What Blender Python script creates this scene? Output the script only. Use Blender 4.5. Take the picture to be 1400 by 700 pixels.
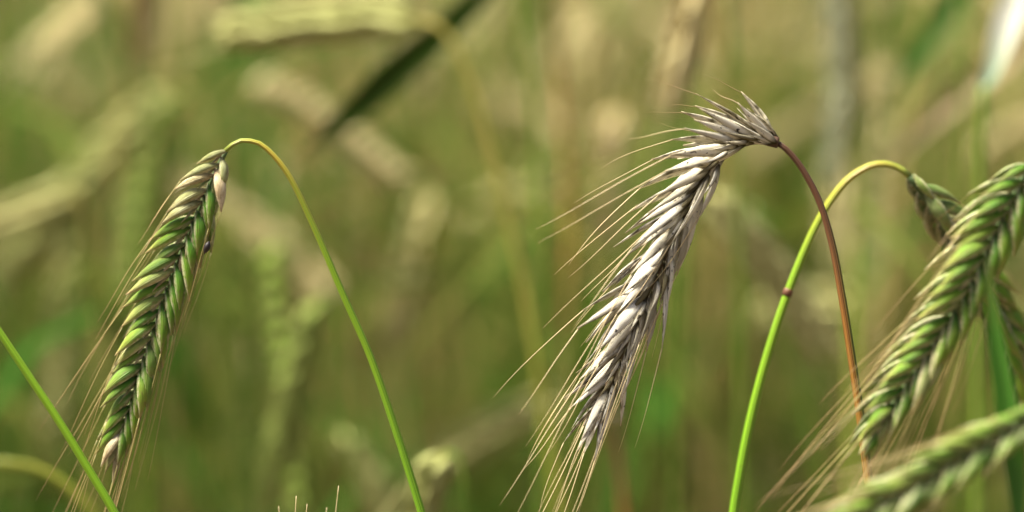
import bpy, math, random
import numpy as np
from mathutils import Vector, Matrix

random.seed(7)
rng = np.random.default_rng(11)
scene = bpy.context.scene
col = scene.collection
for o in list(bpy.data.objects):
    bpy.data.objects.remove(o)

# ------------------------------------------------------------------ camera, sky, sun, exposure
PITCH = math.radians(5.0)
CAM = Vector((0.0, 0.0, 1.13))
FOC, SENS, FD = 105.0, 36.0, 0.85
cam_d = bpy.data.cameras.new('camera')
cam_d.lens = FOC; cam_d.sensor_width = SENS
cam_d.clip_start = 0.02; cam_d.clip_end = 2000
cam_d.dof.use_dof = True
cam_d.dof.focus_distance = FD
cam_d.dof.aperture_fstop = 3.7
cam = bpy.data.objects.new('camera', cam_d); col.objects.link(cam)
cam.location = CAM
cam.rotation_euler = (math.radians(90) - PITCH, 0, 0)
scene.camera = cam

SUN_EL, SUN_AZ = math.radians(64), math.radians(-98)   # azimuth measured clockwise from +Y: behind-left of the camera
world = bpy.data.worlds.new('World'); scene.world = world
world.use_nodes = True
wn = world.node_tree
bg = wn.nodes['Background']
sky = wn.nodes.new('ShaderNodeTexSky'); sky.sky_type = 'NISHITA'
sky.sun_disc = False; sky.sun_elevation = SUN_EL; sky.sun_rotation = SUN_AZ
sky.dust_density = 8.0; sky.air_density = 0.7; sky.ozone_density = 1.0
wn.links.new(sky.outputs[0], bg.inputs[0]); bg.inputs[1].default_value = 0.052
sun_d = bpy.data.lights.new('sun', 'SUN'); sun_d.energy = 3.9; sun_d.angle = math.radians(20); sun_d.color = (1.0, 0.94, 0.80)
sun = bpy.data.objects.new('sun', sun_d); col.objects.link(sun)
sdir = Vector((math.sin(SUN_AZ) * math.cos(SUN_EL), math.cos(SUN_AZ) * math.cos(SUN_EL), math.sin(SUN_EL)))
sun.location = (0, 0, 5)
sun.rotation_euler = sdir.to_track_quat('Z', 'Y').to_euler()
vs = scene.view_settings
vs.view_transform = 'Standard'; vs.look = 'None'; vs.gamma = 1.0; vs.use_curve_mapping = False
vs.exposure = 1.72
scene.render.engine = 'CYCLES'
scene.cycles.use_denoising = True
scene.cycles.max_bounces = 6
scene.cycles.use_adaptive_sampling = False

# ------------------------------------------------------------------ helpers
cF = Vector((0, math.cos(PITCH), -math.sin(PITCH)))
cU = Vector((0, math.sin(PITCH), math.cos(PITCH)))
cR = Vector((1, 0, 0))
K = SENS / FOC / 1400.0


def at(px, py, d):
    """A point of the place at depth d metres in front of the camera."""
    return CAM + cF * d + cR * ((px - 700) * K * d) + cU * ((350 - py) * K * d)


def spline(pts, n):
    """Catmull-Rom through pts (arrays of any width), n samples evenly spaced by arc length of the first three columns."""
    P = np.array(pts, float)
    P = np.vstack([2 * P[0] - P[1], P, 2 * P[-1] - P[-2]])
    out = []
    for i in range(1, len(P) - 2):
        p0, p1, p2, p3 = P[i - 1:i + 3]
        t = np.linspace(0, 1, 24, endpoint=False)[:, None]
        out.append(0.5 * (2 * p1 + (p2 - p0) * t + (2 * p0 - 5 * p1 + 4 * p2 - p3) * t ** 2 + (3 * p1 - p0 - 3 * p2 + p3) * t ** 3))
    C = np.vstack(out + [P[-2][None]])
    s = np.concatenate([[0], np.cumsum(np.linalg.norm(np.diff(C[:, :3], axis=0), axis=1))])
    u = np.linspace(0, s[-1], n)
    return np.stack([np.interp(u, s, C[:, k]) for k in range(C.shape[1])], 1)


def tangents(C):
    T = np.gradient(C[:, :3], axis=0)
    return T / np.linalg.norm(T, axis=1)[:, None]


def unit(v):
    return v / (np.linalg.norm(v) + 1e-12)


def tube(C, R, sides=8, cap=True):
    """verts, faces, along for a tapered tube round the curve C with radii R."""
    T = tangents(C)
    ref = np.array([0.0, 1.0, 0.02])
    a = ref - T[0] * np.dot(ref, T[0]); a = unit(a)
    V, AL = [], []
    n = len(C)
    for i in range(n):
        a = unit(a - T[i] * np.dot(a, T[i]))
        b = np.cross(T[i], a)
        for k in range(sides):
            f = 2 * math.pi * k / sides
            V.append(C[i, :3] + R[i] * (a * math.cos(f) + b * math.sin(f))); AL.append(i / (n - 1))
    F = []
    for i in range(n - 1):
        for k in range(sides):
            k2 = (k + 1) % sides
            F.append((i * sides + k, i * sides + k2, (i + 1) * sides + k2, (i + 1) * sides + k))
    if cap:
        F.append(tuple(range(sides - 1, -1, -1))); F.append(tuple((n - 1) * sides + k for k in range(sides)))
    return V, F, AL


def mesh(name, V, F, mats, attrs=None, mi=None, smooth=True):
    me = bpy.data.meshes.new(name)
    me.from_pydata([tuple(v) for v in V], [], F)
    for m in (mats if isinstance(mats, (list, tuple)) else [mats]):
        me.materials.append(m)
    if smooth:
        me.polygons.foreach_set('use_smooth', [True] * len(me.polygons))
    if mi is not None:
        me.polygons.foreach_set('material_index', mi)
    for k, arr in (attrs or {}).items():
        at_ = me.attributes.new(k, 'FLOAT', 'POINT'); at_.data.foreach_set('value', np.asarray(arr, np.float32))
    me.update()
    return me


def obj(name, me, parent=None, M=None, color=None):
    o = bpy.data.objects.new(name, me); col.objects.link(o)
    if parent is not None: o.parent = parent
    if M is not None: o.matrix_basis = M
    if color is not None: o.color = color
    return o


def tag(o, label, cat, group=None):
    o['label'] = label; o['category'] = cat
    if group: o['group'] = group
    return o


# ------------------------------------------------------------------ materials
class NT:
    def __init__(s, name):
        s.m = bpy.data.materials.new(name); s.m.use_nodes = True
        s.t = s.m.node_tree; s.b = s.t.nodes['Principled BSDF']; s.out = s.t.nodes['Material Output']

    def n(s, typ, **kw):
        nd = s.t.nodes.new('ShaderNode' + typ)
        for k, v in kw.items(): setattr(nd, k, v)
        return nd

    def l(s, a, b): s.t.links.new(a, b)

    def attr(s, name): return s.n('Attribute', attribute_name=name).outputs['Fac']

    def ramp(s, fac, stops, interp='LINEAR'):
        r = s.n('ValToRGB'); r.color_ramp.interpolation = interp
        e = r.color_ramp.elements
        while len(e) < len(stops): e.new(0.5)
        for k, (p, c) in enumerate(stops):
            e[k].position = p; e[k].color = (*c, 1) if len(c) == 3 else c
        s.l(fac, r.inputs[0]); return r.outputs[0]

    def grey(s, fac, a, b, lo=0.0, hi=1.0):
        m = s.n('MapRange'); s.l(fac, m.inputs[0])
        for i, v in enumerate((a, b, lo, hi)): m.inputs[i + 1].default_value = v
        return m.outputs[0]

    def mix(s, fac, a, b, mode='MIX'):
        m = s.n('Mix', data_type='RGBA', blend_type=mode)
        for sock, v in ((m.inputs[0], fac), (m.inputs[6], a), (m.inputs[7], b)):
            if isinstance(v, bpy.types.NodeSocket): s.l(v, sock)
            elif isinstance(v, tuple): sock.default_value = (*v, 1)
            else: sock.default_value = v
        return m.outputs[2]

    def math(s, op, a, b=None):
        m = s.n('Math', operation=op)
        for sock, v in ((m.inputs[0], a), (m.inputs[1], b)):
            if v is None: continue
            if isinstance(v, bpy.types.NodeSocket): s.l(v, sock)
            else: sock.default_value = v
        return m.outputs[0]

    def noise(s, scale, detail=3, rough=0.5, vec=None, stretch=None):
        nz = s.n('TexNoise'); nz.inputs['Scale'].default_value = scale
        nz.inputs['Detail'].default_value = detail; nz.inputs['Roughness'].default_value = rough
        if vec is None: vec = s.n('TexCoord').outputs['Object']
        if stretch:
            mp = s.n('Mapping'); mp.inputs['Scale'].default_value = stretch; s.l(vec, mp.inputs[0]); vec = mp.outputs[0]
        s.l(vec, nz.inputs['Vector']); return nz.outputs['Fac']

    def shifted(s):
        """object coordinates moved by a different amount for every object"""
        rnd = s.n('ObjectInfo').outputs['Random']
        v = s.n('VectorMath', operation='ADD'); s.l(s.n('TexCoord').outputs['Object'], v.inputs[0])
        s.l(s.math('MULTIPLY', rnd, 3.7), v.inputs[1]); return v.outputs[0]

    def done(s, colour, rough=0.5, bump=None, bstr=0.3, bdist=0.0003, transl=0.0, spec=0.4):
        s.l(colour, s.b.inputs['Base Color']) if isinstance(colour, bpy.types.NodeSocket) else None
        s.b.inputs['Roughness'].default_value = rough
        s.b.inputs['Specular IOR Level'].default_value = spec
        if bump is not None:
            bp = s.n('Bump'); bp.inputs['Strength'].default_value = bstr; bp.inputs['Distance'].default_value = bdist
            s.l(bump, bp.inputs['Height']); s.l(bp.outputs[0], s.b.inputs['Normal'])
        if transl:
            tr = s.n('BsdfTranslucent'); s.l(colour, tr.inputs[0])
            mx = s.n('MixShader'); mx.inputs[0].default_value = transl
            s.l(s.b.outputs[0], mx.inputs[1]); s.l(tr.outputs[0], mx.inputs[2]); s.l(mx.outputs[0], s.out.inputs[0])
        return s.m


def mat_green_husk():
    s = NT('green_husk')
    al, ac = s.attr('along'), s.attr('across')
    oi = s.n('ObjectInfo'); sep = s.n('SeparateColor'); s.l(oi.outputs['Color'], sep.inputs[0])
    dry = sep.outputs[0]
    v = s.shifted()
    c = s.ramp(al, [(0.0, (0.025, 0.07, 0.010)), (0.25, (0.055, 0.165, 0.010)), (0.60, (0.135, 0.28, 0.020)), (0.84, (0.26, 0.31, 0.06)), (1.0, (0.50, 0.38, 0.18))])
    nz = s.noise(420, 3, 0.6, v, (1, 1, 0.25))
    c = s.mix(s.grey(nz, 0.45, 0.70, 0, 0.55), c, (0.28, 0.34, 0.05))
    edge = s.grey(s.math('ABSOLUTE', ac), 0.72, 0.98, 0, 1)
    nz2 = s.noise(900, 2, 0.6, v)
    c = s.mix(s.math('MULTIPLY', edge, s.grey(nz2, 0.35, 0.6, 0.15, 0.9)), c, (0.55, 0.50, 0.33))
    tan = s.ramp(nz, [(0.3, (0.25, 0.17, 0.085)), (0.5, (0.52, 0.43, 0.25)), (0.7, (0.66, 0.60, 0.42))])
    c = s.mix(dry, c, tan)
    c = s.mix(s.grey(s.noise(1300, 2, 0.6, v, (1, 1, 0.4)), 0.58, 0.70, 0, 0.6), c, (0.17, 0.13, 0.05))
    hs = s.n('HueSaturation'); s.l(c, hs.inputs['Color'])
    s.l(s.grey(oi.outputs['Random'], 0, 1, 0.80, 1.22), hs.inputs['Value'])
    s.l(s.grey(oi.outputs['Random'], 0, 1, 0.515, 0.488), hs.inputs['Hue'])
    fib = s.noise(1500, 2, 0.6, v, (1.5, 1.5, 0.10))
    hs.inputs['Saturation'].default_value = 1.0
    rib = s.math('ADD', s.math('SINE', s.math('MULTIPLY', ac, 26.0)), s.math('MULTIPLY', fib, 3.0))
    return s.done(hs.outputs[0], 0.5, rib, 0.45, 0.00025, 0.12, 0.22)


def mat_dry_husk():
    s = NT('dry_husk')
    al, ac = s.attr('along'), s.attr('across')
    oi = s.n('ObjectInfo'); sep = s.n('SeparateColor'); s.l(oi.outputs['Color'], sep.inputs[0])
    grey = sep.outputs[0]; dark = sep.outputs[1]
    v = s.shifted()
    nz = s.noise(500, 4, 0.6, v, (1.6, 1.6, 0.14))
    cream = s.ramp(nz, [(0.30, (0.36, 0.29, 0.15)), (0.43, (0.76, 0.70, 0.52)), (0.66, (0.90, 0.85, 0.70))])
    grc = s.ramp(nz, [(0.28, (0.32, 0.28, 0.19)), (0.41, (0.70, 0.68, 0.60)), (0.62, (0.90, 0.89, 0.82))])
    c = s.mix(grey, cream, grc)
    base = s.grey(al, 0.08, 0.30, 0.97, 0.0)  # dark brown base, deepened as painted shade between the husks
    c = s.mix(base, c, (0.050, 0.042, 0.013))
    # brown rot and painted gap shade along the margins, wider on one side
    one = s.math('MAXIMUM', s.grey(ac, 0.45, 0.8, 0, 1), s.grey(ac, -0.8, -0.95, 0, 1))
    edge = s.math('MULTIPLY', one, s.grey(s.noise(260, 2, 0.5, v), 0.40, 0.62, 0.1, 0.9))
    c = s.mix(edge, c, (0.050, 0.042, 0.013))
    c = s.mix(s.grey(s.noise(900, 1, 0.5, v, (1, 1, 0.7)), 0.68, 0.74, 0, 0.95), c, (0.022, 0.016, 0.014))
    c = s.mix(dark, c, (0.14, 0.115, 0.045))
    tip = s.grey(al, 0.84, 1.0, 0, 0.8)
    c = s.mix(tip, c, (0.60, 0.50, 0.30))
    hs = s.n('HueSaturation'); s.l(c, hs.inputs['Color'])
    s.l(s.grey(oi.outputs['Random'], 0, 1, 0.9, 1.2), hs.inputs['Value'])
    fib = s.noise(1500, 2, 0.6, v, (1.5, 1.5, 0.10))
    rib = s.math('ADD', s.math('SINE', s.math('MULTIPLY', ac, 30.0)), s.math('MULTIPLY', fib, 4.0))
    return s.done(hs.outputs[0], 0.7, rib, 0.6, 0.00025, 0.06, 0.08)


def mat_plain(name, stops, attr='along', nscale=300, nmix=None, nrange=(0.45, 0.7), rough=0.5, stretch=(1, 1, 0.1), transl=0.0, spec=0.4, bump=0.25):
    s = NT(name)
    c = s.ramp(s.attr(attr), stops)
    nz = s.noise(nscale, 3, 0.6, None, stretch)
    if nmix: c = s.mix(s.grey(nz, nrange[0], nrange[1], 0, 0.8), c, nmix)
    return s.done(c, rough, nz, bump, 0.0003, transl, spec)


def mat_stem(name, stops, streak, rough=0.38, flank=None):
    """ribbed stalk: colour runs along the stalk, fine streaks run down it"""
    s = NT(name)
    al = s.attr('along'); ac = s.attr('across')
    c = s.ramp(al, stops)
    nz = s.n('TexNoise', noise_dimensions='2D'); nz.inputs['Scale'].default_value = 1.0; nz.inputs['Detail'].default_value = 3
    cv = s.n('CombineXYZ'); s.l(s.math('MULTIPLY', ac, 9.0), cv.inputs[0]); s.l(s.math('MULTIPLY', al, 26.0), cv.inputs[1])
    s.l(cv.outputs[0], nz.inputs['Vector'])
    c = s.mix(s.grey(nz.outputs['Fac'], 0.40, 0.68, 0, 0.6), c, streak)
    if flank:                                             # one side of the stalk is still green
        k = s.math('MULTIPLY', s.grey(s.attr('flank'), -0.35, -0.75, 0, 0.85), s.grey(al, 0.945, 0.985, 1, 0))
        c = s.mix(k, c, flank)
    c = s.mix(s.grey(s.noise(420, 3, 0.7), 0.66, 0.74, 0, 0.5), c, (0.16, 0.09, 0.03))
    rib = s.math('SINE', s.math('MULTIPLY', ac, 2 * math.pi * 5))
    return s.done(c, rough, rib, 0.55, 0.0002, 0.0, 0.4)


M_HUSK = mat_green_husk()
M_DRY = mat_dry_husk()
M_RACHIS = mat_plain('rachis', [(0, (0.06, 0.10, 0.03)), (1, (0.07, 0.12, 0.03))])
M_RACHIS_DRY = mat_plain('dry_rachis', [(0, (0.06, 0.03, 0.015)), (1, (0.11, 0.07, 0.035))])
M_AWN_DRY = mat_plain('dry_awn', [(0, (0.58, 0.47, 0.27)), (0.6, (0.66, 0.53, 0.29)), (1, (0.52, 0.40, 0.20))], nmix=(0.30, 0.19, 0.09), nrange=(0.55, 0.75), rough=0.4)
M_AWN = mat_plain('green_awn', [(0, (0.34, 0.30, 0.10)), (0.5, (0.42, 0.30, 0.13)), (1, (0.40, 0.24, 0.12))], nmix=(0.25, 0.13, 0.06), nrange=(0.5, 0.75), rough=0.4)
M_STEM = mat_stem('green_stem', [(0, (0.10, 0.22, 0.02)), (0.86, (0.17, 0.40, 0.012)), (0.955, (0.24, 0.40, 0.018)), (0.985, (0.50, 0.38, 0.05)), (1, (0.30, 0.34, 0.06))], (0.11, 0.26, 0.02))
M_STEM_G = mat_stem('fresh_stem', [(0, (0.10, 0.20, 0.02)), (0.9, (0.20, 0.41, 0.014)), (1, (0.26, 0.44, 0.016))], (0.14, 0.29, 0.016))
M_STEM_B = mat_stem('brown_stem', [(0, (0.14, 0.20, 0.03)), (0.86, (0.16, 0.20, 0.03)), (0.905, (0.36, 0.21, 0.03)), (0.95, (0.33, 0.145, 0.03)), (0.975, (0.18, 0.075, 0.035)), (1, (0.10, 0.05, 0.03))], (0.13, 0.075, 0.03), flank=(0.10, 0.16, 0.02))
M_STEM_Y = mat_stem('yellowing_stem', [(0, (0.12, 0.20, 0.02)), (0.9, (0.24, 0.30, 0.04)), (1, (0.50, 0.40, 0.12))], (0.20, 0.28, 0.04))
M_STEM_F = mat_stem('olive_stem', [(0, (0.08, 0.16, 0.012)), (1, (0.13, 0.22, 0.02))], (0.09, 0.16, 0.015))
M_STEM_O = mat_stem('ochre_stem', [(0, (0.10, 0.15, 0.012)), (0.84, (0.24, 0.26, 0.03)), (1, (0.42, 0.36, 0.08))], (0.20, 0.22, 0.03))
M_STEM_A = mat_stem('olive_yellow_stem', [(0, (0.10, 0.15, 0.012)), (1, (0.19, 0.21, 0.02))], (0.14, 0.17, 0.02))
M_NODE = mat_plain('stem_node', [(0, (0.08, 0.03, 0.015)), (1, (0.16, 0.07, 0.03))])
M_LEAF = mat_plain('green_leaf', [(0, (0.05, 0.16, 0.015)), (0.7, (0.07, 0.22, 0.02)), (1, (0.16, 0.22, 0.04))], nscale=60, nmix=(0.05, 0.12, 0.015), rough=0.45, transl=0.35)
M_LEAF_DARK = mat_plain('dark_leaf', [(0, (0.025, 0.06, 0.006)), (1, (0.04, 0.075, 0.008))], nscale=60, nmix=(0.02, 0.04, 0.005), rough=0.8, spec=0.1, transl=0.05)
M_LEAF_WHITE = mat_plain('bleached_leaf', [(0, (0.20, 0.36, 0.22)), (0.25, (0.45, 0.52, 0.38)), (0.5, (0.74, 0.75, 0.64)), (1, (0.68, 0.70, 0.54))], nscale=60, rough=0.5, transl=0.3)
M_LEAF_DRY = mat_plain('dry_leaf', [(0, (0.24, 0.17, 0.06)), (1, (0.34, 0.26, 0.12))], nscale=60, nmix=(0.20, 0.13, 0.05), rough=0.6, transl=0.25)


def mat_field(name, green, dry, rough=0.5, transl=0.0, nscale=200):
    """colour between a fresh and a ripe plant, by the plant's own ripeness"""
    s = NT(name)
    c = s.mix(s.attr('ripe'), green, dry)
    nz = s.noise(nscale, 2, 0.5)
    c = s.mix(s.grey(nz, 0.35, 0.7, 0, 0.35), c, tuple(0.45 * (a + b) * 0.5 for a, b in zip(green, dry)))
    return s.done(c, 0.8, None, transl=transl, spec=0.1)


F_STEM = mat_field('crop_stem', (0.08, 0.18, 0.014), (0.52, 0.37, 0.15))
F_EAR = mat_field('crop_ear', (0.19, 0.29, 0.04), (0.78, 0.66, 0.36), transl=0.1)
F_AWN = mat_field('crop_awn', (0.28, 0.30, 0.10), (0.58, 0.47, 0.26), transl=0.1)
F_LEAF = mat_field('crop_leaf', (0.022, 0.11, 0.007), (0.24, 0.14, 0.04), transl=0.3, nscale=40)

s_ = NT('soil')
nz_ = s_.noise(14, 6, 0.65)
M_SOIL = s_.done(s_.ramp(nz_, [(0.3, (0.05, 0.035, 0.02)), (0.7, (0.14, 0.10, 0.06))]), 0.95, nz_, 0.8, 0.02)

# ------------------------------------------------------------------ the ground
gv, gf = [], []
GN = 60
gx = np.sign(np.linspace(-1, 1, GN)) * np.abs(np.linspace(-1, 1, GN)) ** 3 * 600
for j in range(GN):
    for i in range(GN):
        x, y = gx[i], gx[j] + 3
        r = math.hypot(x, y)
        gv.append((x, y, -0.012 + 0.012 * math.sin(x * 9.1 + 0.7 * y) * math.cos(y * 7.7) if r < 20 else -0.012))
for j in range(GN - 1):
    for i in range(GN - 1):
        gf.append((j * GN + i, j * GN + i + 1, (j + 1) * GN + i + 1, (j + 1) * GN + i))
g = obj('ground', mesh('ground', gv, gf, M_SOIL)); g['kind'] = 'structure'


# ------------------------------------------------------------------ pieces of an ear (shared meshes)
def husk_mesh(name, L, W, H, mat, bow=0.10, peak=0.42, tip=0.06, sharp=0.8, back=0.4, rings=9, sides=10, twist=0.0):
    """a boat-shaped husk along +Z with its ridge towards +Y"""
    V, AL, AC = [], [], []
    ts = np.linspace(0, 1, rings)
    for t in ts:
        e = t / peak if t < peak else (1 - t) / (1 - peak)
        w = max(math.sin(0.5 * math.pi * max(e, 0)) ** (0.75 if t < peak else 1.05), tip if t > 0.5 else 0.22)
        yb = bow * L * math.sin(math.pi * (t ** 0.9)) - 0.02 * L * t
        for k in range(sides):
            f = 2 * math.pi * k / sides
            x = 0.5 * W * w * math.cos(f)
            sn = math.sin(f)
            y = H * w * (abs(sn) ** sharp) * (1 if sn > 0 else -back)
            a = twist * t
            V.append((x * math.cos(a) - y * math.sin(a), x * math.sin(a) + y * math.cos(a) + yb, L * t))
            AL.append(t); AC.append(math.cos(f) if sn >= -0.01 else math.copysign(1.0, math.cos(f)) * 0.9)
    F = []
    n = len(ts)
    for i in range(n - 1):
        for k in range(sides):
            k2 = (k + 1) % sides
            F.append((i * sides + k, i * sides + k2, (i + 1) * sides + k2, (i + 1) * sides + k))
    F.append(tuple(range(sides - 1, -1, -1))); F.append(tuple((n - 1) * sides + k for k in range(sides)))
    return mesh(name, V, F, mat, {'along': AL, 'across': AC})


def awn_mesh(name, L, r, bow, wob, mat):
    t = np.linspace(0, 1, 13)
    C = np.stack([wob * L * np.sin(t * 5.0 + wob * 90) * t, bow * L * t ** 2, L * t * (1 - 0.3 * abs(bow) * t)], 1)
    V, F, AL = tube(C, r * (1 - 0.78 * t), 5)
    return mesh(name, V, F, mat, {'along': AL})


def basis(pos, d, up):
    z = unit(d); y = unit(up - z * np.dot(up, z)); x = np.cross(y, z)
    M = Matrix.Identity(4)
    for r in range(3):
        M[r][0], M[r][1], M[r][2], M[r][3] = x[r], y[r], z[r], pos[r]
    return M


G_HUSK = [husk_mesh('green_husk', 0.0142 * k, 0.0034 * w, 0.0015, M_HUSK, bow=b, twist=tw) for k, w, b, tw in
          ((1, 1, 0.10, 0.1), (1.08, 0.92, 0.08, -0.2), (0.93, 1.05, 0.12, 0.25), (1.0, 0.9, 0.07, 0.0))]
G_GLUME = [husk_mesh('green_glume', 0.0072 * k, 0.0010, 0.0004, M_HUSK, bow=b, peak=0.3, tip=0.12, rings=6, sides=6) for k, b in ((1, 0.05), (1.2, -0.05), (0.9, 0.12))]
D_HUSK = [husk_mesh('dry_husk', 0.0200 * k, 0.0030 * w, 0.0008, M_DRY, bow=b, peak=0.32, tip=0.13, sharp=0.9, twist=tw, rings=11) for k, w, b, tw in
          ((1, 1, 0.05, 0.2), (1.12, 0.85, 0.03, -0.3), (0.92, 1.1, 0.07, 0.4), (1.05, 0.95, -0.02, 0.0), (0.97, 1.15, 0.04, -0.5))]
D_GLUME = [husk_mesh('dry_glume', 0.011 * k, 0.0014, 0.0004, M_DRY, bow=b, peak=0.3, tip=0.15, rings=7, sides=6, twist=tw) for k, b, tw in ((1, 0.06, 0.3), (1.25, -0.06, -0.5), (0.9, 0.14, 0.8))]
G_AWN = [awn_mesh('green_awn', L, 0.00013, b, w, M_AWN) for L, b, w in ((0.030, 0.06, 0.008), (0.036, 0.10, 0.012), (0.041, 0.03, 0.006), (0.026, -0.05, 0.01), (0.046, 0.08, 0.01))]
D_AWN = [awn_mesh('dry_awn', L, 0.00017, b, w, M_AWN_DRY) for L, b, w in
         ((0.032, 0.05, 0.010), (0.040, 0.09, 0.012), (0.046, -0.03, 0.008), (0.028, 0.12, 0.02), (0.052, 0.06, 0.010), (0.022, -0.06, 0.02))]


def ear_frames(curve, n, roll, pack=1.0):
    C = spline(curve, 400)[np.round(399 * np.linspace(0, 1, n) ** pack).astype(int)]
    T = tangents(C)
    out = []
    v = np.array(-cF)                                     # towards the viewer
    for i in range(n):
        N0 = unit(v - T[i] * np.dot(v, T[i])); B0 = np.cross(T[i], N0)
        r = roll[0] + (roll[1] - roll[0]) * i / (n - 1)
        N = math.cos(r) * N0 - math.sin(r) * B0
        B = math.cos(r) * B0 + math.sin(r) * N0
        out.append((C[i], T[i], N, B))
    return C, out


def build_ear(plant, base, curve, kind, n=46, roll=(0.2, 0.2), aL=36, aR=22, fan=14, awn_p=0.9, awn_spread=0.55, scale=1.0, seed=1, dryf=None, tipdry=0.0):
    """ear > husk, glume, awn : every husk, glume and awn is a piece of its own"""
    R = random.Random(seed)
    dry = kind == 'dry'
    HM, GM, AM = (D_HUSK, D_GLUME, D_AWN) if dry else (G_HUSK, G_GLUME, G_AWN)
    C, fr = ear_frames(curve, n, roll, 1.22 if dry else 1.0)
    V, F, AL = tube(C - np.array(base), np.linspace(0.0008, 0.0004, n) * scale * (2.2 if dry else 1.0), 6)
    ear = obj('ear', mesh('ear', V, F, M_RACHIS_DRY if dry else M_RACHIS, {'along': AL}), plant)
    for i, (P, T, N, B) in enumerate(fr):
        u = i / (n - 1)
        side = 1 if i % 2 == 0 else -1
        size = scale * ((0.80 if dry else 0.72) + (0.20 if dry else 0.28) * min(1, u / 0.12)) * (1 - 0.30 * max(0, (u - 0.72) / 0.28))
        if u < 0.05: size *= 0.9
        a = math.radians((aL if side > 0 else aR) * (1.0 - (0.45 if dry else 0.35) * u) + R.uniform(-6, 6) * (2.0 if dry else 1.0))
        if u > 0.9: a *= 0.55
        if dry and u < 0.1: a *= 0.75
        if dry and side < 0: a *= min(1, 0.25 + 1.6 * u)
        p0 = P - np.array(base)
        for f in (1, -1):
            b = math.radians(fan + R.uniform(-5, 5) * (1.8 if dry else 1.0)) * f
            d = unit(T * math.cos(a) + B * side * math.sin(a) + N * math.sin(b))
            up = unit(B * side * 0.55 + N * f * 0.84)
            pos = p0 + B * side * (0.0002 if dry else -0.0005) * scale + N * f * 0.0013 * scale + T * R.uniform(-0.0005, 0.0005)
            me = R.choice(HM)
            s = size * R.uniform(0.86, 1.13)
            M = basis(pos, d, up) @ Matrix.Diagonal((s, s, s, 1))
            if dry:
                g_ = min(1, max(0, (u - 0.28) / 0.3)) * R.uniform(0.3, 0.8)
                cl = (g_, (R.uniform(0.2, 0.7) if (side < 0 and R.random() < 0.35) else (0.4 * R.random() if R.random() < 0.2 else 0.0)), 0, 1)
            else:
                q = dryf(u, side, R) if dryf else (0.3 * R.random() if R.random() < 0.25 else 0.0)
                cl = (q, 0, 0, 1)
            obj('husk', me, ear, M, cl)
            L = max(v.co.z for v in me.vertices) * s
            # the awn leaves the husk tip and swings towards the ear's own direction
            if R.random() < awn_p * ((0.75 if u < 0.4 else 0.72) if dry else 1) and u > 0.03:
                k = awn_spread * R.uniform(0.6, 1.15)
                da = unit(d * k + T * (1 - k) + N * f * R.uniform(-0.05, 0.08) + B * R.uniform(-0.05, 0.05))
                tipv = me.vertices[-1].co
                tp = np.array(M @ Vector((0, sum(v.co.y for v in me.vertices[-10:]) / 10, tipv.z * 0.97)))
                sa = scale * R.uniform(0.75, 1.1) * ((0.35 if dry else 0.55) if u < 0.2 else 1.0)
                obj('awn', R.choice(AM), ear, basis(tp, da, -up + T * 0.01) @ Matrix.Diagonal((scale, sa, sa, 1)))
            # the narrow glume lies outside each husk
            dg = unit(T * math.cos(a * 0.55) + B * side * math.sin(a * 0.55) + N * math.sin(b * 1.5))
            pg = p0 + N * f * 0.0019 * scale + B * side * 0.0003 * scale + T * 0.0012
            gcl = (R.uniform(0.0, 0.6), R.choice([0, 0.2, 0.7, 0.9]), 0, 1) if dry else (R.uniform(0.25, 1.0), 0, 0, 1)
            obj('glume', R.choice(GM), ear, basis(pg, dg, N * f + B * side * 0.2) @ Matrix.Diagonal((s, s, s, 1)), gcl)
    return ear


def to_ground(pts, drift=(0.0, 0.0)):
    """carry a stalk from the last given point down to the soil"""
    e = np.array(pts[-1], float); p = np.array(pts[-2], float)
    d = (e - p) / max(1e-6, abs(e[2] - p[2]))
    b = np.array([e[0] + d[0] * 0.12 + drift[0], e[1] + d[1] * 0.12 + drift[1], 0.0])
    return [*pts, e + d * 0.014, e + d * 0.032, e + d * 0.065, e + d * 0.12 + np.array([drift[0], drift[1], 0]) * 0.1, np.array([b[0] - drift[0] * 0.4, b[1] - drift[1] * 0.4, e[2] * 0.45]), b]


def build_stem(plant, base, pts, r_top, r_mid, r_base, mat, n=90, top_len=None, sides=10):
    """pts run from the ear end down to the soil; 'along' is 1 at the ear end"""
    C = spline([tuple(p) for p in pts], n)[::-1] - np.array(base)
    t = np.linspace(0, 1, n)
    R = np.where(t > 0.85, r_mid + (r_top - r_mid) * ((t - 0.85) / 0.15) ** 2, r_base + (r_mid - r_base) * (t / 0.85))
    V, F, AL = tube(C, R, sides)
    ac = np.tile(np.arange(sides) / sides, n)
    # fold the seam so that the streaks close round the stalk
    ac = np.abs(ac * 2 - 1)
    return obj('stem', mesh('stem', V, F, mat, {'along': AL, 'across': ac, 'flank': np.tile(np.sin(2 * math.pi * np.arange(sides) / sides), n)}), plant)


def leaf_geo(C, W, nrm, fold=0.25, peak=0.35, blunt=0.35):
    n = len(C); T = tangents(C)
    V, AL = [], []
    for i in range(n):
        t = i / (n - 1)
        w = W * (blunt + (1 - blunt) * math.sin(0.5 * math.pi * min(1, t / peak))) * (1 if t < peak else max(0.02, 1 - ((t - peak) / (1 - peak)) ** 1.8))
        nn = unit(nrm - T[i] * np.dot(nrm, T[i])); x = np.cross(T[i], nn)
        for q in (-1, -0.5, 0, 0.5, 1):
            V.append(C[i, :3] + x * q * w * 0.5 + nn * (abs(q) - 0.5) * fold * w); AL.append(t)
    F = [(i * 5 + k, i * 5 + k + 1, (i + 1) * 5 + k + 1, (i + 1) * 5 + k) for i in range(n - 1) for k in range(4)]
    return V, F, AL


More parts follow.
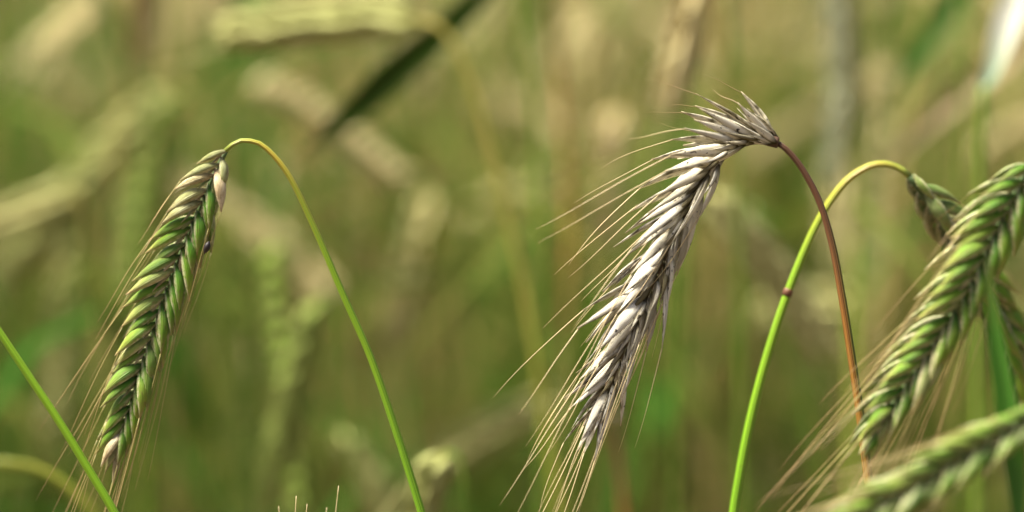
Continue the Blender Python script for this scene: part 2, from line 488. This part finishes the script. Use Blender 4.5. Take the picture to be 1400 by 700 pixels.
def build_leaf(plant, base, pts, W, mat, nrm=None, fold=0.25, name='leaf', n=26, peak=0.35, blunt=0.35):
    C = spline([tuple(p) for p in pts], n)
    V, F, AL = leaf_geo(C - np.array(base), W, np.array(-cF) if nrm is None else np.array(nrm, float), fold, peak, blunt)
    return obj(name, mesh(name, V, F, mat, {'along': AL}), plant)


GROUP = 'rye plants standing in the field'


def new_plant(label, base, name='rye_plant', cat='rye plant'):
    e = bpy.data.objects.new(name, None); col.objects.link(e)
    e.empty_display_size = 0.02; e.location = base
    return tag(e, label, cat, GROUP)


def px(seq, d):
    return [np.array(at(p[0], p[1], p[2] if len(p) > 2 else d)) for p in seq]


# ------------------------------------------------------------------ the sharp plants
# 1 the green ear on the left with its arched stalk
D1 = 0.862
stem1 = to_ground(px([(308, 206), (322, 195), (338, 192), (362, 201), (395, 240), (430, 312), (470, 405), (508, 492), (545, 600), (576, 700), (592, 760)], D1 - 0.008), (0.03, 0.05))
b = tuple(stem1[-1])
p1 = new_plant('sharp green ear drooping from a thin yellow-green arch', b)
build_stem(p1, b, stem1, 0.00066, 0.00118, 0.0021, M_STEM, 420)


def dry1(u, side, R):
    if u < 0.10: return R.uniform(0.45, 1.0)
    if u < 0.2 and side > 0: return R.choice([0.1, 0.55, 0.0])
    if u > 0.93: return R.uniform(0.3, 0.9)
    return 0.3 * R.random() if R.random() < 0.18 else 0.0


ear1 = build_ear(p1, b, px([(309, 206), (290, 245), (262, 310), (232, 385), (205, 465), (182, 540), (160, 615)], D1), 'green', n=46, roll=(0.02, 0.12), aL=44, aR=30, fan=12,
          awn_spread=0.30, awn_p=0.62, scale=1.03, seed=3, dryf=dry1)

eg = np.array(at(286, 330, D1 - 0.006)) - np.array(b)
obj('ergot', husk_mesh('ergot', 0.0040, 0.0020, 0.0009, mat_plain('ergot', [(0, (0.012, 0.008, 0.010)), (1, (0.03, 0.02, 0.02))]), bow=0.05, rings=6, sides=8), ear1,
    basis(eg, np.array([-0.35, 0, -0.9]), np.array([0.3, -1.0, 0.0])))

# 2 the ripe grey-cream ear in the middle on its brown stalk
stem2 = to_ground(px([(1064, 196), (1075, 204), (1095, 228), (1120, 275), (1138, 335), (1152, 410), (1163, 480), (1175, 560), (1188, 660), (1198, 740)], 0.85), (0.03, 0.06))
b = tuple(stem2[-1])
p2 = new_plant('bleached ripe ear with long straw awns on a brown stalk', b)
build_stem(p2, b, stem2, 0.0008, 0.00145, 0.0023, M_STEM_B, 420)
build_ear(p2, b, px([(1064, 195), (1030, 190), (990, 208), (952, 256), (918, 325), (884, 400), (850, 480), (820, 560)], 0.85), 'dry', n=50, roll=(0.45, 0.35), aL=42, aR=16, fan=12,
          awn_spread=0.5, awn_p=0.85, scale=1.05, seed=5)

# 3 the green plant whose yellow arch crosses behind the brown stalk
stem3 = to_ground(px([(1243, 241), (1228, 229), (1205, 224), (1180, 231), (1150, 255), (1115, 310), (1078, 398), (1048, 490), (1025, 580), (1008, 670), (998, 740)], 0.880), (-0.02, 0.05))
b = tuple(stem3[-1])
p3 = new_plant('green stalk crossing behind the brown stalk, its ear drooping behind a bigger ear', b)
build_stem(p3, b, stem3, 0.00095, 0.00145, 0.0022, M_STEM, 420)
nd = np.array(at(1075, 405, 0.880)) - np.array(b); nd2 = np.array(at(1079, 395, 0.880)) - np.array(b)
V, F, AL = tube(np.linspace(nd, nd2, 5), np.array([0.00132, 0.00146, 0.00152, 0.00146, 0.00132]), 12)
obj('node', mesh('node', V, F, M_NODE, {'along': AL}), p3)
build_ear(p3, b, px([(1243, 241), (1275, 285, 0.884), (1310, 340, 0.892), (1345, 405, 0.90), (1378, 470, 0.905), (1402, 540, 0.91), (1420, 600, 0.915)], 0.880), 'green', n=34, roll=(0.3, 0.1), aL=9, aR=24, fan=18,
          awn_spread=0.4, awn_p=0.6, scale=1.3, seed=8, dryf=lambda u, s, R: (R.uniform(0.1, 0.55) if u < 0.2 else 0.0))

# 4 the large green ear at the right edge
stem4 = to_ground(px([(1408, 222), (1432, 205), (1456, 220), (1480, 300), (1500, 420), (1516, 560), (1526, 700)], 0.815), (0.03, 0.03))
b = tuple(stem4[-1])
p4 = new_plant('big plump green ear slanting down-left with long pale awns', b)
build_stem(p4, b, stem4, 0.0008, 0.0012, 0.0022, M_STEM, 300)
build_ear(p4, b, px([(1410, 223), (1385, 268), (1352, 330), (1318, 400), (1278, 465), (1238, 525), (1203, 578)], 0.815), 'green', n=36, roll=(0.12, 0.05), aL=42, aR=26, fan=14,
          awn_spread=0.42, awn_p=0.6, scale=1.18, seed=13, dryf=lambda u, s, R: (0.4 * R.random() if R.random() < 0.25 else 0.0))

# 5 the blurred ear crossing the bottom right corner, nearest to the viewer
stem5 = to_ground(px([(1440, 553), (1470, 545), (1500, 570), (1520, 640), (1530, 740)], 0.765), (0.02, 0.02))
b = tuple(stem5[-1])
p5 = new_plant('soft pale-green ear lying low across the bottom right corner', b)
build_stem(p5, b, stem5, 0.0009, 0.0013, 0.0022, M_STEM, 300)
build_ear(p5, b, px([(1442, 552), (1385, 586), (1320, 622), (1250, 662), (1180, 700), (1120, 730)], 0.765), 'green', n=36, roll=(-0.1, 0.1), aL=32, aR=32, fan=14,
          awn_spread=0.4, awn_p=0.5, scale=1.0, seed=21, dryf=lambda u, s, R: 0.05)

# 6 the fresh blade standing in front of the big ear
sb = px([(1392, 720), (1402, 800), (1408, 900)], 0.765)
stem6 = to_ground(sb, (0.02, 0.02)); b = tuple(stem6[-1])
p6 = new_plant('fresh green blade standing blurred in front of the big right ear', b, 'rye_shoot', 'shoot')
build_stem(p6, b, stem6, 0.0012, 0.0016, 0.0022, M_STEM_G, 60)
build_leaf(p6, b, px([(1394, 730), (1388, 640), (1374, 550), (1360, 460), (1352, 385), (1349, 345)], 0.765), 0.0058, M_LEAF, fold=0.35)

# 7 the sharp stalk crossing the bottom left corner
stem7 = to_ground(px([(-78, 350), (-40, 395), (0, 455), (40, 515), (80, 575), (120, 640), (156, 700), (180, 750)], 0.85), (0.03, 0.02))


def simple_ear(plant, base, curve, ripe, scale=1.0, n=36, seed=0, awns=0.35, mat=None):
    """an ear too blurred to show its grains singly: all grains one piece, all awns another"""
    R = np.random.default_rng(seed)
    C, fr = ear_frames(curve, n, (R.uniform(0.5, 1.0), R.uniform(0.3, 0.9)))
    V, F, AL = tube(C - np.array(base), np.linspace(0.0013, 0.0006, n) * scale, 5)
    rp = np.full(len(V), ripe)
    ear = obj('ear', mesh('ear', V, F, F_STEM, {'ripe': rp}), plant)
    GV, GF, AV, AF = [], [], [], []
    for i, (P, T, N, B) in enumerate(fr):
        u = i / (n - 1); side = 1 if i % 2 == 0 else -1
        s = scale * (1 - 0.3 * max(0, (u - 0.75) / 0.25))
        for f in (1, -1):
            d = unit(T + B * side * R.uniform(0.28, 0.5) + N * f * R.uniform(0.15, 0.4))
            up = unit(B * side * 0.6 + N * f * 0.8); x = np.cross(d, up)
            p0 = P - np.array(base) - B * side * 0.0006 + N * f * 0.0016 * scale
            L, w = 0.0125 * s, 0.0019 * s
            k = len(GV)
            GV += [p0, p0 + d * L * .4 + x * w, p0 + d * L * .4 + up * w * 1.3, p0 + d * L * .4 - x * w, p0 + d * L * .4 - up * w * .5, p0 + d * L]
            for q in range(4):
                q2 = (q + 1) % 4
                GF += [(k, k + 1 + q2, k + 1 + q), (k + 5, k + 1 + q, k + 1 + q2)]
            if R.random() < awns:
                da = unit(T + d * 0.5 + R.normal(0, 0.08, 3)); La = R.uniform(0.022, 0.042) * scale
                xa = unit(np.cross(da, [0.3, 0.5, 0.8])); ya = np.cross(da, xa); pt = p0 + d * L * 0.95
                k = len(AV)
                AV += [pt + xa * 0.00028, pt - xa * 0.00014 + ya * 0.00024, pt - xa * 0.00014 - ya * 0.00024, pt + da * La]
                AF += [(k, k + 1, k + 3), (k + 1, k + 2, k + 3), (k + 2, k, k + 3)]
    gr = obj('grains', mesh('grains', GV, GF, mat or F_EAR, {'ripe': np.full(len(GV), ripe), 'along': np.full(len(GV), 0.5)}), ear); gr['kind'] = 'stuff'
    if awns:
        aw = obj('awns', mesh('awns', AV, AF, F_AWN, {'ripe': np.full(len(AV), ripe)}, smooth=False), ear); aw['kind'] = 'stuff'
    return ear


b = tuple(stem7[-1])
p7 = new_plant('sharp bare green stalk crossing the bottom left corner', b)
build_stem(p7, b, stem7, 0.00095, 0.0013, 0.0021, M_STEM_G, 420)
simple_ear(p7, b, px([(-78, 350), (-110, 352), (-150, 400), (-190, 500), (-215, 620)], 0.85), 0.3, seed=70)

# ------------------------------------------------------------------ blurred plants that can still be told apart
def far_plant(label, stem, ear, d, ripe, mat=M_STEM_Y, scale=1.05, seed=0, r=0.0011, drift=(0.02, 0.05), n=36, awns=0.3, gm=None):
    st = to_ground(px(stem, d), drift); b = tuple(st[-1])
    p = new_plant(label, b)
    build_stem(p, b, st, r * 0.75, r, r * 1.8, mat, 200, sides=7)
    if ear: simple_ear(p, b, px(ear, d), ripe, scale, n, seed, awns, gm)
    return p, b


far_plant('blurred pale ear held level near the top with a yellow hooked stalk', [(572, 30), (592, 32), (615, 52), (640, 105), (668, 190), (695, 300), (718, 400), (738, 520), (756, 640), (766, 740)],
          [(572, 30), (520, 28), (450, 32), (385, 38), (325, 44)], 1.12, 0.4, seed=1, r=0.0016, scale=1.35, mat=M_STEM_O, awns=0.1)
far_plant('blurred light-green ear slanting down-left above the sharp green ear', [(245, 126), (262, 128), (280, 170), (292, 300), (300, 480), (310, 720)],
          [(243, 126), (205, 160), (160, 205), (110, 260), (62, 315), (20, 360)], 1.36, 0.35, seed=2, scale=1.9, awns=0.1)
far_plant('blurred green ear hanging between the left ear and its stalk', [(432, 408), (446, 404), (462, 430), (474, 520), (484, 720)],
          [(434, 410), (420, 460), (404, 520), (388, 580), (372, 650)], 1.16, 0.12, seed=3, scale=1.2, mat=M_STEM_F)
far_plant('blurred cream ear hanging from the top edge above the ripe ear', [(960, -95), (975, -110), (990, -90), (1002, 40), (1010, 300), (1014, 720)],
          [(960, -95), (952, -40), (940, 20), (928, 75), (915, 132)], 1.14, 0.85, seed=4, scale=1.2, mat=M_STEM_F)
far_plant('blurred grey-green ear slanting down-right behind the ripe ear', [(968, 262), (955, 256), (942, 290), (930, 420), (920, 720)],
          [(968, 262), (1000, 300), (1040, 350), (1080, 405), (1125, 470)], 1.16, 0.5, seed=5, scale=1.3, mat=M_STEM_F)
far_plant('blurred blue-grey ear hanging straight beside an ochre stalk', [(1150, -120), (1162, -130), (1172, -60), (1173, 60), (1172, 200), (1170, 420), (1168, 720)],
          [(1150, -120), (1143, -30), (1149, 60), (1148, 150), (1138, 235)], 1.24, 0.55, seed=6, scale=1.1, mat=M_STEM_Y, r=0.0024,
          gm=mat_plain('bluish_grains', [(0, (0.32, 0.36, 0.24)), (1, (0.36, 0.39, 0.26))], nmix=(0.20, 0.23, 0.14)))
far_plant('blurred pale ear bent over just above the bottom edge beside the thin stalk', [(612, 618), (622, 616), (632, 640), (640, 720)],
          [(612, 618), (598, 640), (586, 670), (576, 705), (566, 760)], 1.02, 0.35, seed=7, scale=1.1, mat=M_STEM_F)
far_plant('dim blurred ear slanting down-right at the bottom, left of the thin stalk', [(462, 590), (450, 586), (440, 620), (430, 720)],
          [(462, 590), (482, 618), (505, 655), (530, 705), (548, 750)], 1.22, 0.35, seed=8, scale=1.1, mat=M_STEM_F)
far_plant('blurred straw-yellow ear lying nearly level left of the ripe ear', [(775, 545), (792, 545), (806, 580), (818, 720)],
          [(775, 545), (735, 560), (695, 580), (655, 602), (622, 625)], 1.36, 0.5, seed=9, scale=1.2)
far_plant('blurred ear lying level at the left edge, dark underneath', [(92, 268), (108, 270), (120, 300), (130, 460), (136, 720)],
          [(92, 268), (55, 282), (10, 300), (-45, 322), (-90, 345)], 1.30, 0.5, seed=10, scale=1.2)
far_plant('soft yellow-green stalk arching out of the bottom left corner', [(-90, 668), (-60, 645), (-20, 634), (20, 634), (60, 645), (95, 668), (128, 705), (150, 750)], None, 1.02, 0.5, mat=M_STEM_A, r=0.0019)
# a stalk with a dark leaf hanging across the top
pl, b = far_plant('blurred green stalk with a dark leaf slanting down-left across the top', [(700, -160), (706, -60), (716, 40), (728, 130), (738, 260), (742, 420), (744, 720)], None, 1.16, 0.2, mat=M_STEM_F, r=0.0017)
build_leaf(pl, b, px([(704, -60), (662, -12), (600, 48), (540, 100), (480, 155), (410, 214)], 1.15), 0.0125, M_LEAF_DARK, nrm=(0.2, -1, 0.1), fold=0.2, peak=0.6)
# a stalk with a bleached leaf at the top right
pl, b = far_plant('pale stalk with a bleached white leaf near the top right corner', [(1344, 118), (1342, 170), (1340, 250), (1338, 420), (1336, 720)], None, 1.07, 0.2, mat=M_STEM_F, r=0.0019)
build_leaf(pl, b, px([(1344, 122), (1356, 98), (1368, 60), (1384, 10), (1400, -40), (1410, -70)], 1.07), 0.0105, M_LEAF_WHITE, nrm=(-0.3, -1, 0.5), peak=0.5, blunt=0.25)
# slim stalks in between
far_plant('blurred red-brown stalk left of the ripe ear', [(752, -60), (766, 120), (780, 300), (776, 420), (772, 720)], None, 1.25, 0.9, mat=M_STEM_B, r=0.0017)
far_plant('blurred bright green stalk rising below the green arch on the right', [(1030, 280), (1052, 390), (1085, 500), (1110, 600), (1130, 720)], None, 1.18, 0.2, mat=M_STEM_F, r=0.0014)
far_plant('blurred orange stalk under the hanging tip of the ripe ear', [(840, 560), (846, 620), (850, 660), (856, 760)], None, 1.12, 0.2, mat=M_STEM_B, r=0.0018)

far_plant('very soft grey-green ear hanging in the gap right of the green arch', [(588, 262), (600, 258), (612, 290), (624, 460), (632, 720)],
          [(588, 262), (578, 310), (566, 360), (552, 415), (540, 460)], 1.36, 0.6, seed=41, scale=1.3, mat=M_STEM_F)
pl, b = far_plant('very soft straw stalk with a tan leaf in the top left corner', [(168, -120), (174, 0), (182, 120), (190, 300), (196, 720)], None, 1.38, 0.9, mat=M_STEM_Y, r=0.0022)
build_leaf(pl, b, px([(175, 20), (196, -30), (200, 30), (186, 90), (170, 150)], 1.37), 0.012, M_LEAF_DRY, nrm=(0.3, -1, 0.2))
pl, b = far_plant('soft stalk with a tan leaf slanting behind the bleached leaf', [(1420, -60), (1425, 60), (1430, 300), (1436, 720)], None, 1.26, 0.9, mat=M_STEM_Y, r=0.0018)
build_leaf(pl, b, px([(1422, 40), (1370, 82), (1310, 130), (1250, 185), (1205, 240)], 1.26), 0.011, M_LEAF_DRY, nrm=(0.2, -1, 0.6))
pl, b = far_plant('soft stalk with a dark green leaf slanting down-left at the top right', [(1330, -90), (1322, 60), (1316, 300), (1310, 720)], None, 1.24, 0.3, mat=M_STEM_F, r=0.0016)
build_leaf(pl, b, px([(1326, -40), (1290, 20), (1250, 80), (1205, 150)], 1.24), 0.010, M_LEAF, nrm=(0.2, -1, 0.3))
far_plant('soft pale ear lying level behind the crossing stalks', [(1180, 420), (1196, 424), (1206, 470), (1212, 720)],
          [(1180, 420), (1130, 418), (1080, 424), (1035, 436)], 1.40, 0.5, seed=42, scale=1.3, mat=M_STEM_F, awns=0.1)
far_plant('soft tan ear hanging left of the ripe ear, above its awns', [(842, 150), (855, 142), (866, 180), (874, 400), (880, 720)],
          [(842, 150), (836, 200), (830, 260), (822, 320)], 1.4, 0.95, seed=43, scale=1.3, mat=M_STEM_Y, awns=0.1)

# awn tips of an upright ear below the bottom edge
st = to_ground(px([(425, 960), (425, 1040)], 0.855), (0.01, 0.03)); b = tuple(st[-1])
pt = new_plant('few fine awn tips poking up over the bottom edge', b)
build_stem(pt, b, st, 0.0009, 0.0012, 0.002, M_STEM, 50)
er = simple_ear(pt, b, px([(425, 960), (424, 900), (422, 850), (420, 790)], 0.855), 0.5, 1.0, 26, 33, awns=0)
for k, (x0, x1, y1) in enumerate(((402, 405, 678), (415, 420, 689), (455, 463, 664), (384, 381, 692), (440, 447, 694))):
    C = spline(px([(x0 - 2, 800), (x0, 740), (x1, y1)], 0.85 + 0.004 * k), 10) - np.array(b)
    V, F, AL = tube(C, np.linspace(0.0003, 0.0001, 10), 5)
    obj('awn', mesh('awn', V, F, M_AWN_DRY, {'along': AL}), er)


# ------------------------------------------------------------------ the crop behind, one uncountable mass
def crop_proto(seed):
    R = np.random.default_rng(seed)
    V, F, MI = [], [], []

    def add(v, f, m):
        k = len(V)
        V.extend(v)
        for q in f:
            if len(q) == 4:
                F.append((q[0] + k, q[1] + k, q[2] + k)); F.append((q[0] + k, q[2] + k, q[3] + k)); MI.extend([m, m])
            elif len(q) == 3:
                F.append(tuple(x + k for x in q)); MI.append(m)
    H = R.uniform(1.0, 1.3)
    lean = R.uniform(-0.05, 0.12)
    droop = R.uniform(0.15, 1.0)                       # 0 upright .. 1 hanging
    rad = R.uniform(0.02, 0.045)
    pts = [(0, 0, 0), (lean * 0.2, 0, H * 0.4), (lean * 0.6, R.uniform(-.01, .01), H * 0.75), (lean, 0, H - rad)]
    ang = math.pi * droop
    for q in (0.35, 0.7, 1.0):
        a = ang * q
        pts.append((lean + rad * (1 - math.cos(a)), 0, H - rad + rad * math.sin(a)))
    e = np.array(pts[-1]); dd = np.array([math.sin(ang), 0, math.cos(ang)])
    Ls = R.uniform(0.07, 0.11)
    ear = [e, e + dd * Ls * 0.5 + np.array([0, 0, -0.006]), e + dd * Ls + np.array([0.0, 0, -0.02])]
    C = spline(pts, 16)
    v, f, _ = tube(C, np.linspace(0.0019, 0.0010, 16), 5, cap=False); add(v, f, 0)
    n = 26
    E = spline(ear, n); T = tangents(E)
    yv = np.array([0, 1.0, 0])
    rot = R.uniform(0, math.pi)
    for i in range(n):
        N0 = unit(yv - T[i] * np.dot(yv, T[i])); B0 = np.cross(N0, T[i])
        N = math.cos(rot) * N0 + math.sin(rot) * B0; B = math.cos(rot) * B0 - math.sin(rot) * N0
        side = 1 if i % 2 else -1
        for s in (1, -1):
            d = unit(T[i] + B * side * 0.45 + N * s * 0.25); up = unit(B * side * 0.6 + N * s * 0.8); x = np.cross(d, up)
            p0 = E[i] + B * side * 0.001; L, w = 0.013, 0.0021
            v = [p0, p0 + d * L * .4 + x * w, p0 + d * L * .4 + up * w * 1.4, p0 + d * L * .4 - x * w, p0 + d * L * .4 - up * w * .5, p0 + d * L]
            f = []
            for q in range(4):
                q2 = (q + 1) % 4; f += [(0, 1 + q2, 1 + q), (5, 1 + q, 1 + q2)]
            add(v, f, 1)
            da = unit(T[i] + d * 0.4 + R.normal(0, 0.08, 3)); La = R.uniform(0.025, 0.045)
            xa = unit(np.cross(da, [0.3, 0.5, 0.8])) * 0.0003; pt = p0 + d * L * .9
            add([pt + xa, pt - xa, pt + da * La], [(0, 1, 2)], 2)
    for q in range(R.integers(6, 10)):
        h = R.uniform(0.30, 0.84) * H; az = R.uniform(0, 2 * math.pi); hx, hy = math.cos(az), math.sin(az)
        L = R.uniform(0.14, 0.28); k = h / H; x0 = lean * k
        sag = R.uniform(-0.3, 0.9)
        P = [(x0, 0, h), (x0 + hx * L * .3, hy * L * .3, h + L * .35), (x0 + hx * L * .65, hy * L * .65, h + L * (.45 - .3 * sag)), (x0 + hx * L, hy * L, h + L * (.35 - .9 * sag))]
        v, f, _ = leaf_geo(spline(P, 7), R.uniform(0.007, 0.012), np.array([0.0, 0.1, 1.0]), 0.25); add(v, f, 3)
    F = np.array(F, np.int64); MI = np.array(MI, np.int32)
    soft = np.ones(len(V), np.float32); soft[np.unique(F[MI == 3])] = 0.4      # blades stay greener than the ear
    return np.array(V, np.float32), F, MI, soft


protos = [crop_proto(100 + k) for k in range(18)]
AV, AF, AM, AR = [], [], [], []
off = 0


def sow(x, y, s, rz, ripe, k, lx=0.0):
    global off
    V, F, MI, soft = protos[k]
    c, sn = math.cos(rz), math.sin(rz)
    W = np.stack([(V[:, 0] * c - V[:, 1] * sn) * s + x + lx * V[:, 2], (V[:, 0] * sn + V[:, 1] * c) * s + y, V[:, 2] * s], 1)
    AV.append(W); AF.append(F + off); AM.append(MI); AR.append((soft * ripe).astype(np.float32)); off += len(V)


R = np.random.default_rng(5)
for y0, y1, dens in ((1.33, 2.2, 310), (2.2, 3.4, 220), (3.4, 6.0, 120), (6.0, 12.0, 30)):
    half = 0.19 * y1 + 0.22
    for _ in range(int((y1 - y0) * 2 * half * dens)):
        y = R.uniform(y0, y1); x = R.uniform(-half, half)
        # ripeness goes in drifts over the field
        if math.sin(11.0 * x + 2.0 * y) * math.cos(5.0 * y - 3.0 * x) < R.uniform(-0.75, 0.3): continue
        rp = (0.12 if R.random() < 0.34 + 0.28 * math.sin(6.1 * x + 1.7 * y + 0.8) else 0.9) + R.normal(0, 0.2)
        sow(x, y, R.uniform(0.92, 1.06), R.uniform(0, 2 * math.pi), float(np.clip(rp, 0, 1)), int(R.integers(len(protos))), R.normal(0, 0.05))
V = np.concatenate(AV).astype(np.float32); F = np.concatenate(AF); MI = np.concatenate(AM); RP = np.concatenate(AR)
me = bpy.data.meshes.new('rye_crop')
me.vertices.add(len(V)); me.vertices.foreach_set('co', V.ravel())
me.loops.add(F.size); me.loops.foreach_set('vertex_index', F.ravel().astype(np.int32))
me.polygons.add(len(F)); me.polygons.foreach_set('loop_start', np.arange(0, F.size, 3, dtype=np.int32))
for m in (F_STEM, F_EAR, F_AWN, F_LEAF): me.materials.append(m)
me.polygons.foreach_set('material_index', MI)
a_ = me.attributes.new('ripe', 'FLOAT', 'POINT'); a_.data.foreach_set('value', RP)
me.update(calc_edges=True); me.validate()
crop = obj('rye_crop', me)
crop['kind'] = 'stuff'; crop['label'] = 'dense blurred rye crop filling the whole field behind'; crop['category'] = 'crop'
print('crop tris', len(F))
